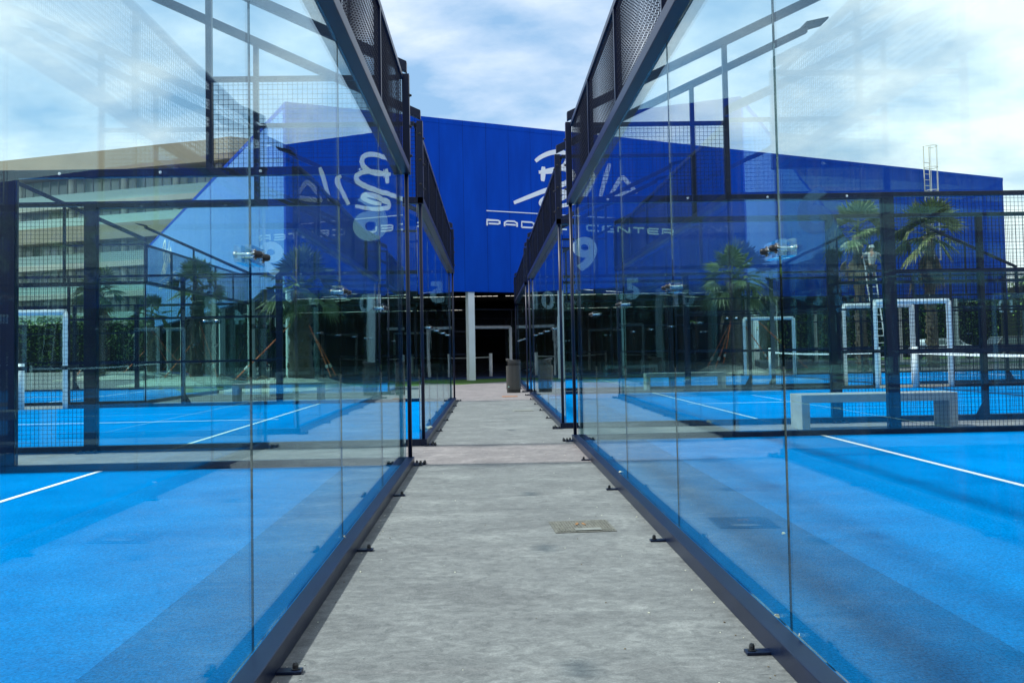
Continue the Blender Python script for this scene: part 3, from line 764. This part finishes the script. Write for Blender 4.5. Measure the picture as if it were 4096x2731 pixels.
# indoor court kit under the hall
cm = childmap()
ic = copy_tree(cageR, None, cm)
for ch in list(kids(ic)):
    if ch.name.startswith('court_number'):
        for x in kids(ch): bpy.data.objects.remove(x)
        bpy.data.objects.remove(ch)
ic.location = (-4.6, 41.0, 0); ic.rotation_euler = (0, 0, AZ)
tag(ic, 'dim padel court inside the dark hall behind the white column', 'padel court')
ic.location = (-8.7, 36.9, .0)
i2 = copy_tree(netR, None, cm); i2.location = ic.location; i2.rotation_euler = ic.rotation_euler
tag(i2, 'white taped net of the dim court inside the hall', 'net')
number(ic, 1, '15', 0, 0)

# ------------------------------------------------------------------ the tan building
def tan_building():
    root = empty('tan_apartment_building', (0, 0, 0), label='tan curved apartment building with glazed balconies behind the left courts', cat='building')
    P = [(-78, 116), (-66, 111.3), (-56, 107.2), (-48.9, 104.6), (-42, 102.2), (-35.4, 99.8), (-29.3, 97.8), (-26.7, 96.4), (-21, 99.5), (-14, 104)]
    def offset(d):
        out = []
        for i, p in enumerate(P):
            a = P[max(i-1, 0)]; c = P[min(i+1, len(P)-1)]
            t = Vector((c[0]-a[0], c[1]-a[1])).normalized(); nn = Vector((-t.y, t.x)); out.append((p[0]+nn.x*d, p[1]+nn.y*d))
        return out
    def slab(name, m, d0, z0, z1, d1=16):
        b = MB(); f = offset(d0); k = offset(d1); poly = f+k[::-1]; b.prism(poly, z0, z1); return b.build(name, m, root)
    slab('roof', 'tan_render', -.4, 21.7, 24.0)
    for (z0, z1, m, d) in ((18.0, 18.6, 'pale_render', .2), (14.2, 15.9, 'tan_render', -.3), (11.2, 11.8, 'pale_render', .2), (7.9, 8.5, 'pale_render', .2), (4.6, 5.2, 'pale_render', .2), (0, .6, 'pale_render', .2)):
        slab('floor_slab', m, d, z0, z1)
    fl = [(.6, 4.6), (5.2, 7.9), (8.5, 11.2), (11.8, 14.2), (15.9, 18.0), (18.6, 21.7)]
    rec = offset(2.2); rail = offset(.3); cl = offset(1.0)
    for z0, z1 in fl:
        for i in range(len(P)-1):
            a, c = Vector(rec[i]), Vector(rec[i+1]); n = 2
            for k in range(n):
                p, q = a.lerp(c, k/n), a.lerp(c, (k+1)/n); t = (q-p).normalized(); nn = Vector((-t.y, t.x))*.12
                b = MB(); r_ = (hash((i, k, int(z0*10))) % 10)
                b.prism([tuple(p), tuple(q), tuple(q+nn), tuple(p+nn)], z0, z1)
                w = b.build('window', 'window_glass' if (i*7+k*3+int(z0)) % 5 else 'dark_window', root)
                b = MB()
                for s_ in (0, .33, .66):
                    e = p.lerp(q, s_); e2 = p.lerp(q, s_+.035); b.prism([tuple(e-nn*.6), tuple(e2-nn*.6), tuple(e2), tuple(e)], z0, z1)
                b.build('mullion', 'window_frame' if s_ else 'pale_render', w)
        if z0 > 1:
            b = MB()
            for i in range(len(P)-1):
                p, q = Vector(rail[i]), Vector(rail[i+1]); t = (q-p).normalized(); nn = Vector((-t.y, t.x))*.05
                b.prism([tuple(p), tuple(q), tuple(q+nn), tuple(p+nn)], z0, z0+1.05)
            b.build('balcony_rail', 'rail_glass', root)
        for i in range(len(P)-1):
            p = Vector(cl[i]).lerp(Vector(cl[i+1]), .25); b = MB(); b.tube([(p.x, p.y, z0), (p.x, p.y, z1)], .34, 10); b.build('balcony_column', 'pale_render', root, smooth=True)
tan_building()

# ------------------------------------------------------------------ palms
def frond(b, base, az, el, pet, rad, droop, dry=False, spread=1.9, nseg=22):
    d = Vector((math.cos(az)*math.cos(el), math.sin(az)*math.cos(el), math.sin(el)))
    side = Vector((-math.sin(az), math.cos(az), 0)); nn = side.cross(d)
    ro = rnd.uniform(-1.0, 1.0); side = side*math.cos(ro)+nn*math.sin(ro)
    pts = []
    for i in range(5):
        t = i/4; pts.append(base+d*pet*t+Vector((0, 0, -droop*.35*pet*t*t)))
    b.tube(pts, [.022, .018, .014, .012, .010], 4, cap=False)
    hub = pts[-1]; d2 = (pts[-1]-pts[-2]).normalized(); nn = side.cross(d2)
    for k in range(nseg):
        a = (k/(nseg-1)-.5)*2*spread*.92
        r = rad*(1-.25*(abs(a)/spread)**2)*(.9+.2*rnd.random())
        q = d2*math.cos(a)+side*math.sin(a); wv = (side*math.cos(a)-d2*math.sin(a))
        w = rad*spread/nseg*.62
        mid = hub+q*r*.58+nn*.03*rad+Vector((0, 0, -droop*.10*r)); tip = hub+q*r+Vector((0, 0, -droop*(.28+.3*rnd.random())*r))
        f = nn*.02*(1 if k % 2 else -1)
        b.add([tuple(hub), tuple(mid-wv*w+f), tuple(mid+wv*w-f), tuple(tip)], [(0, 1, 2), (1, 3, 2)])
def palm(x, y, z, ht, r0, r1, rad, n, lab, dryn=10, seed=1, straps=(), group='palms planted beside the courts'):
    rnd.seed(seed)
    root = empty('palm_tree', (x, y, z), label=lab, cat='palm', group=group)
    b = MB(); pts = []; rs = []; ns = 14
    for i in range(ns+1):
        t = i/ns; pts.append((.03*math.sin(t*3+seed), .03*math.cos(t*2.3+seed), ht*t)); rs.append((r0+(r1-r0)*t)*(1+.07*((i % 2)*2-1))*(1.12 if i == 0 else 1))
    b.tube(pts, rs, 14)
    b.build('trunk', 'bark', root, smooth=True)
    b = MB()
    for i in range(int(110*ht/3)):
        t = rnd.random(); a = rnd.random()*6.28; rr = (r0+(r1-r0)*t)
        c = Vector((rr*math.cos(a), rr*math.sin(a), ht*t)); o = Vector((math.cos(a), math.sin(a), 0)); s_ = Vector((-math.sin(a), math.cos(a), 0))
        l = .07+.09*rnd.random(); w = .035+.03*rnd.random()
        b.add([tuple(c-s_*w), tuple(c+s_*w), tuple(c+o*l*.55+Vector((0, 0, l))), tuple(c-o*.03+Vector((0, 0, l*1.2)))], [(0, 1, 2), (0, 2, 3), (1, 3, 2)])
    b.build('leaf_stubs', 'boot', root, fix=False)
    b = MB(); top = Vector((0, 0, ht))
    for i in range(n):
        t = (i+.5)/n; el = R(84)-R(104)*t**1.15+R(rnd.uniform(-9, 9)); az = i*2.39996+rnd.uniform(-.3, .3)
        frond(b, top+Vector((0, 0, .25*(1-t))), az, el, rad*rnd.uniform(.45, .62), rad*rnd.uniform(.44, .56), .25+.6*t)
    b.build('crown', 'frond', root, fix=False)
    if dryn:
        b = MB()
        for i in range(dryn):
            az = i*2.39996+.7+rnd.uniform(-.4, .4); el = R(rnd.uniform(-72, -40))
            frond(b, top-Vector((0, 0, rnd.uniform(.1, .5))), az, el, rad*rnd.uniform(.25, .5), rad*rnd.uniform(.3, .45), 1.3, spread=.7, nseg=14)
        b.build('dry_skirt', 'dry_frond', root, fix=False)
    for (a, zt, dx, dy, zb) in straps:
        b = MB(); p = Vector((r1*1.1*math.cos(a), r1*1.1*math.sin(a), zt)); q = Vector((dx, dy, zb)); m = p.lerp(q, .78)
        b.tube([tuple(p), tuple(p.lerp(q, .5)+Vector((.02, 0, -.01))), tuple(q)], .019, 4)
        o = b.build('strap', 'strap', root)
        b = MB(); b.tube([tuple(m), tuple(p.lerp(q, .84))], .042, 4); b.build('strap_buckle', 'strap_tag', o)
    return root
palm(-5.95, 29.5, .40, 2.75, .40, .27, 1.45, 24, 'short thick palm on the nearest sand mound left of the alley', 2, 3, straps=((-.6, 1.75, 1.0, -.45, .02), (3.6, 1.75, -1.9, -.7, .02), (1.2, 1.8, .9, 1.1, .02)))
palm(-11.6, 37.0, .32, 3.4, .25, .20, 1.3, 22, 'palm with one long orange strap, behind the court marked 4', 4, 5, straps=((-.8, 2.2, .95, -.5, .02), (3.7, 1.3, -1.1, -.5, .02)))
palm(-18.8, 52.0, .3, 3.0, .24, .19, 1.3, 18, 'small palm far back on the left beside the hall side wall', 3, 8, straps=((3.6, 1.4, -1.4, -.4, .02), (.3, 1.6, 1.3, -.4, .02)))
palm(-20.4, 49.0, .3, 4.3, .26, .20, 1.4, 20, 'leftmost distant palm in front of the tan building', 4, 9, straps=((3.9, 1.3, -1.0, -.4, .02),))
palm(10.17, 38.0, .40, 3.45, .40, .27, 1.5, 22, 'short thick palm on the sand mound right of the alley', 2, 12, straps=((-2.2, 1.9, -.62, -.5, .02), (-.3, 1.8, 1.35, -.5, .02)))
palm(16.05, 39.4, .0, 5.85, .24, .19, 1.6, 24, 'tall palm the worker is trimming in front of the blue hall', 9, 21)
palm(20.4, 42.0, .0, 6.0, .25, .19, 1.85, 26, 'tall palm with drooping dry fronds in front of the caged roof ladder', 17, 33)

def mound(x, y, rx, ry, h, lab, seed):
    rnd.seed(seed); root = empty('planter_mound', (x, y, 0), rnd.uniform(0, 1), label=lab, cat='planting mound', group='sand mounds around the palms')
    n = 40; rings = [(1.0, .0), (1.0, .16), (.955, .17), (.80, .30), (.55, .85), (.28, 1.0), (.01, 1.02)]
    wob = [1+.08*math.sin(3*2*math.pi*k/n+seed)+.05*math.sin(5*2*math.pi*k/n) for k in range(n)]
    def ringmesh(rr):
        vs = []; fs = []
        for i, (r, z) in enumerate(rr):
            for k in range(n):
                a = 2*math.pi*k/n; vs.append((rx*r*wob[k]*math.cos(a), ry*r*wob[k]*math.sin(a), h*z+(.02*rnd.random() if z > .25 else 0)))
        for i in range(len(rr)-1):
            for k in range(n): fs.append((i*n+k, i*n+(k+1) % n, (i+1)*n+(k+1) % n, (i+1)*n+k))
        return vs, fs
    b = MB(); b.add(*ringmesh(rings[:3])); b.build('rim', 'planter_rim', root, fix=False)
    b = MB(); b.add(*ringmesh(rings[2:])); b.build('sand_top', 'sand', root, smooth=True, fix=False)
    b = MB()
    for i in range(26):
        a = rnd.random()*6.28; r = .25+.5*rnd.random(); px, py = rx*r*math.cos(a), ry*r*math.sin(a); t = rnd.random()*3.14; l = .2+.25*rnd.random()
        b.tube([(px, py, h*.95), (px+l*.5*math.cos(t), py+l*.5*math.sin(t), h*1.05+.06), (px+l*math.cos(t), py+l*math.sin(t), h*.92)], .012, 4)
    b.build('dead_fronds', 'twig', root, fix=False)
mound(-6.3, 29.6, 2.35, 2.0, .40, 'pale sand mound under the nearest palm on the left', 2)
mound(-11.9, 37.2, 2.6, 1.9, .34, 'pale sand mound under the palm with the long orange strap', 4)
mound(-19.4, 50.5, 3.4, 3.0, .34, 'far pale sand mound under the two distant palms', 6)
mound(10.1, 38.4, 1.75, 1.5, .40, 'pale sand mound under the short palm on the right', 8)

# ------------------------------------------------------------------ hedge, trees, cars behind the right side
def foliage(name, x0, x1, y0, y1, z0, z1, n, seed, lab, cat='hedge', leaf=.16, wav=.35, kind=None, **k):
    rnd.seed(seed); root = empty(name, ((x0+x1)/2, (y0+y1)/2, 0), label=lab, cat=cat, **k)
    cx, cy = (x0+x1)/2, (y0+y1)/2
    b = MB(); nx = max(2, int((x1-x0)/1.5)); hx = (x1-x0)/nx
    ph = [rnd.random()*6 for _ in range(4)]
    def top(x): return z1-wav*(.5+.5*math.sin(x*.9+ph[0])*math.cos(x*.37+ph[1]))-wav*.4*math.sin(x*2.3+ph[2])
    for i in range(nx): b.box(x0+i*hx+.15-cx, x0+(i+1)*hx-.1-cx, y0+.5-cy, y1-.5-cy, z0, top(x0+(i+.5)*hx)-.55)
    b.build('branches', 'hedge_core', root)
    b = MB()
    for i in range(n):
        x = rnd.uniform(x0, x1); y = y0+(y1-y0)*rnd.random()**2.2; z = z0+(top(x)-z0)*(1-rnd.random()**1.7)
        if math.sin(x*3.1)*math.sin(z*3.7+x)*math.sin(y*2) > .45: continue
        y += .25*math.sin(x*1.7)*math.cos(z*2.1)
        c = Vector((x-cx, y-cy, z)); a = rnd.random()*6.28; e = rnd.uniform(-.9, .9); l = leaf*rnd.uniform(.6, 1.3)
        p = Vector((math.cos(a)*math.cos(e), math.sin(a)*math.cos(e), math.sin(e)))*l; q = Vector((-math.sin(a), math.cos(a), rnd.uniform(-.6, .6)))*l*.45
        b.add([tuple(c-p*.5), tuple(c+q), tuple(c+p), tuple(c-q)], [(0, 1, 2, 3)])
    b.build('leaves', 'hedge_leaf', root, fix=False); return root
foliage('hedge', 23, 46, 75, 79, 0, 5.4, 15000, 3, 'tall bright green hedge seen under the right end of the hall')
foliage('hedge', 39, 62, 66, 70, 0, 6.2, 12000, 5, 'tall green hedge right of the hall, at the right edge', leaf=.18)
foliage('hedge', -60, -22, 84, 88, 0, 5.0, 15000, 6, 'long dark hedge in front of the tan building', leaf=.2)
foliage('hedge', -62, -33, 46, 49, 0, 3.2, 7000, 9, 'low dark hedge on the far left beyond the set back court', leaf=.2)

foliage('hedge', -60, 60, -48, -43, 0, 7.0, 9000, 12, 'added unseen tree belt behind the camera, darkening the glass reflections', cat='tree belt', leaf=.5, wav=2.0)  # added out of view so frontal glass reflects dark foliage instead of sky

h1 = foliage('hedge', -45, 45, -2, 2, 0, 6.5, 7000, 14, 'added unseen tree belt on the far right, keeping bright sky out of the glass reflections', cat='tree belt', leaf=.45, wav=1.6); h1.location = (44, -2, 0); h1.rotation_euler = (0, 0, R(-90))  # added out of view to block the bright horizon in glass reflections
h2 = foliage('hedge', -38, 38, -2, 2, 0, 6.5, 7000, 15, 'added unseen tree belt on the far left, keeping bright sky out of the glass reflections', cat='tree belt', leaf=.45, wav=1.6); h2.location = (-52, -6, 0); h2.rotation_euler = (0, 0, R(90))  # left counterpart, also unseen and added only for the glass reflections
def car(x, y, rz, m, lab, h=1.45):
    root = empty('parked_car', (x, y, 0), rz, label=lab, cat='car', group='cars parked before the hedge')
    low = [(-2.15, .35), (-2.2, .75), (-1.95, .95), (-1.2, 1.0), (1.3, 1.0), (2.05, .85), (2.2, .6), (2.15, .35)]
    b = MB(); b.prism(low, -.85, .85, axis=1); b.build('body', m, root, bevel=.06)
    cab = [(-1.75, .99), (-1.35, h-.03), (-.9, h), (.35, h), (.75, h-.08), (1.35, .99)]
    b = MB(); b.prism(cab, -.70, .70, axis=1); b.build('cabin', m, root, bevel=.05)
    for s_ in (-1, 1):
        for (a0, a1) in ((-1.35, -.35), (-.25, .75)):
            b = MB(); b.prism([(a0-.1, 1.03), (a0+.06, h-.12), (a1-.05, h-.12), (a1+(.22 if a1 > .5 else 0), 1.03)], s_*.702, s_*.715, axis=1); b.build('window', 'dark_window', root)
    for sx_ in (-1.35, 1.35):
        for s_ in (-1, 1):
            b = MB(); b.lathe([(0, -.1), (.30, -.1), (.33, -.06), (.33, .06), (.30, .1), (0, .1)], (sx_, s_*.80, .33), 20, axis=1); w = b.build('wheel', 'tyre', root, smooth=True)
            b = MB(); b.lathe([(0, 0), (.19, 0), (.19, .02), (0, .02)], (sx_, s_*.80+s_*.1-.01, .33), 14, axis=1); b.build('rim', 'chrome', w)
    for s_ in (-.6, .6):
        b = MB(); b.box(2.10, 2.17, s_-.15, s_+.15, .66, .78); b.build('headlight', 'lamp_lens', root)
car(31.2, 62.6, R(8), 'car_white', 'small white car parked before the hedge, left of the dark car')
car(34.9, 60.4, R(5), 'car_dark', 'dark car parked before the hedge near the right edge', 1.5)

# ------------------------------------------------------------------ worker on the ladder at the tall palm
def worker():
    lad = empty('leaning_ladder', (16.30, 37.75, 0), 0, label='white aluminium ladder leaning on the tall palm under the worker', cat='ladder')
    b = MB()
    def lp(s, t): return (s-.25*0-.0+(-.22)*t, .75*t, 5.0*t)
    for s_ in (-.20, .20):
        b = MB(); b.tube([lp(s_, 0), lp(s_, 1)], .03, 6); b.build('stile', 'ladder_metal', lad)
    for i in range(1, 17):
        b = MB(); b.tube([lp(-.2, i/17), lp(.2, i/17)], .02, 6); b.build('rung', 'ladder_metal', lad)
    base = Vector((16.55, 38.35, 0))
    # skeleton in world coordinates, standing on rungs, back to the camera, arms at the trunk
    zf = 3.53; o = Vector((16.08, 38.22, zf))
    J = {'pelvis': (0, -.16, .86), 'spine': (.0, -.16, 1.08), 'chest': (.02, -.12, 1.30), 'neck': (.03, -.08, 1.47), 'head0': (.035, -.06, 1.56), 'head1': (.04, -.05, 1.66),
         'shL': (-.19, -.10, 1.40), 'elL': (-.34, .04, 1.22), 'haL': (-.24, .30, 1.32), 'shR': (.22, -.10, 1.40), 'elR': (.42, -.02, 1.28), 'haR': (.36, .26, 1.40),
         'hipL': (-.09, -.16, .82), 'knL': (-.11, -.10, .45), 'anL': (-.10, -.02, .07), 'toL': (-.11, .12, .02),
         'hipR': (.10, -.16, .82), 'knR': (.13, .02, .60), 'anR': (.11, .05, .36), 'toR': (.11, .19, .31)}
    Rr = {'pelvis': .125, 'spine': .115, 'chest': .14, 'neck': .05, 'head0': .075, 'head1': .085, 'shL': .065, 'elL': .042, 'haL': .028, 'shR': .065, 'elR': .042, 'haR': .028,
          'hipL': .085, 'knL': .058, 'anL': .04, 'toL': .03, 'hipR': .085, 'knR': .058, 'anR': .04, 'toR': .03}
    E_ = [('pelvis', 'spine'), ('spine', 'chest'), ('chest', 'neck'), ('neck', 'head0'), ('head0', 'head1'), ('chest', 'shL'), ('shL', 'elL'), ('elL', 'haL'), ('chest', 'shR'), ('shR', 'elR'), ('elR', 'haR'),
          ('pelvis', 'hipL'), ('hipL', 'knL'), ('knL', 'anL'), ('anL', 'toL'), ('pelvis', 'hipR'), ('hipR', 'knR'), ('knR', 'anR'), ('anR', 'toR')]
    # fingers
    for h_, sgn in (('haL', 1), ('haR', -1)):
        p = Vector(J[h_])
        for i in range(4):
            n1, n2 = f'{h_}f{i}', f'{h_}g{i}'
            J[n1] = tuple(p+Vector((.012*(i-1.5)*2, .07-.004*abs(i-1.5), .01))); J[n2] = tuple(p+Vector((.012*(i-1.5)*2+.004, .10, -.025)))
            Rr[n1] = .009; Rr[n2] = .008; E_ += [(h_, n1), (n1, n2)]
        J[h_+'t'] = tuple(p+Vector((sgn*.045, .035, .02))); Rr[h_+'t'] = .010; E_.append((h_, h_+'t'))
    def skin(name, keys, edges, m, grow=0, parent=None, radii=None):
        idx = {k: i for i, k in enumerate(keys)}; me = bpy.data.meshes.new(name)
        me.from_pydata([J[k] for k in keys], [(idx[a], idx[c]) for a, c in edges if a in idx and c in idx], [])
        ob = bpy.data.objects.new(name, me); COL.objects.link(ob)
        sk = ob.modifiers.new('skin', 'SKIN'); sk.use_smooth_shade = True
        for i, k in enumerate(keys):
            r = (radii or Rr)[k]+grow; me.skin_vertices[0].data[i].radius = (r, r*(.8 if k in ('pelvis', 'spine', 'chest') else 1)); me.skin_vertices[0].data[i].use_root = (i == 0)
        sb = ob.modifiers.new('sub', 'SUBSURF'); sb.levels = 1; sb.render_levels = 1
        me.materials.append(MATS[m]); ob.parent = parent
        return ob
    person = empty('person', tuple(o), R(-8), label='person in white helmet, grey shirt and dark shorts working on the ladder', cat='person')
    skin('body', list(J), E_, 'skin', 0, person)
    J['slL'] = tuple(Vector(J['shL']).lerp(Vector(J['elL']), .75)); J['slR'] = tuple(Vector(J['shR']).lerp(Vector(J['elR']), .75)); Rr['slL'] = .052; Rr['slR'] = .052
    skin('shirt', ['spine', 'pelvis', 'chest', 'shL', 'slL', 'shR', 'slR'], [('spine', 'pelvis'), ('spine', 'chest'), ('chest', 'shL'), ('shL', 'slL'), ('chest', 'shR'), ('shR', 'slR')], 'shirt', .018, person)
    J['tkL'] = tuple(Vector(J['hipL']).lerp(Vector(J['knL']), .8)); J['tkR'] = tuple(Vector(J['hipR']).lerp(Vector(J['knR']), .8)); Rr['tkL'] = .075; Rr['tkR'] = .075
    skin('shorts', ['pelvis', 'hipL', 'tkL', 'hipR', 'tkR'], [('pelvis', 'hipL'), ('hipL', 'tkL'), ('pelvis', 'hipR'), ('hipR', 'tkR')], 'shorts', .028, person)
    b = MB(); c = J['head1']; b.lathe([(.125, -.015), (.118, .03), (.095, .08), (.05, .112), (.0, .12)], (c[0], c[1], c[2]-.01), 18); b.lathe([(.14, -.02), (.125, -.01)], (c[0], c[1], c[2]-.01), 18)
    b.build('helmet', 'helmet', person, smooth=True)
    for s_ in ('L', 'R'):
        b = MB()
        a, t = Vector(J['an'+s_]), Vector(J['to'+s_])
        b.tube([tuple(a+Vector((0, -.05, -.02))), tuple(a+Vector((0, .03, -.01))), tuple(t+Vector((0, .0, .01))), tuple(t+Vector((0, .05, 0)))], [.045, .055, .048, .03], 8)
        b.build('shoe', 'shoe', person, smooth=True)
worker()
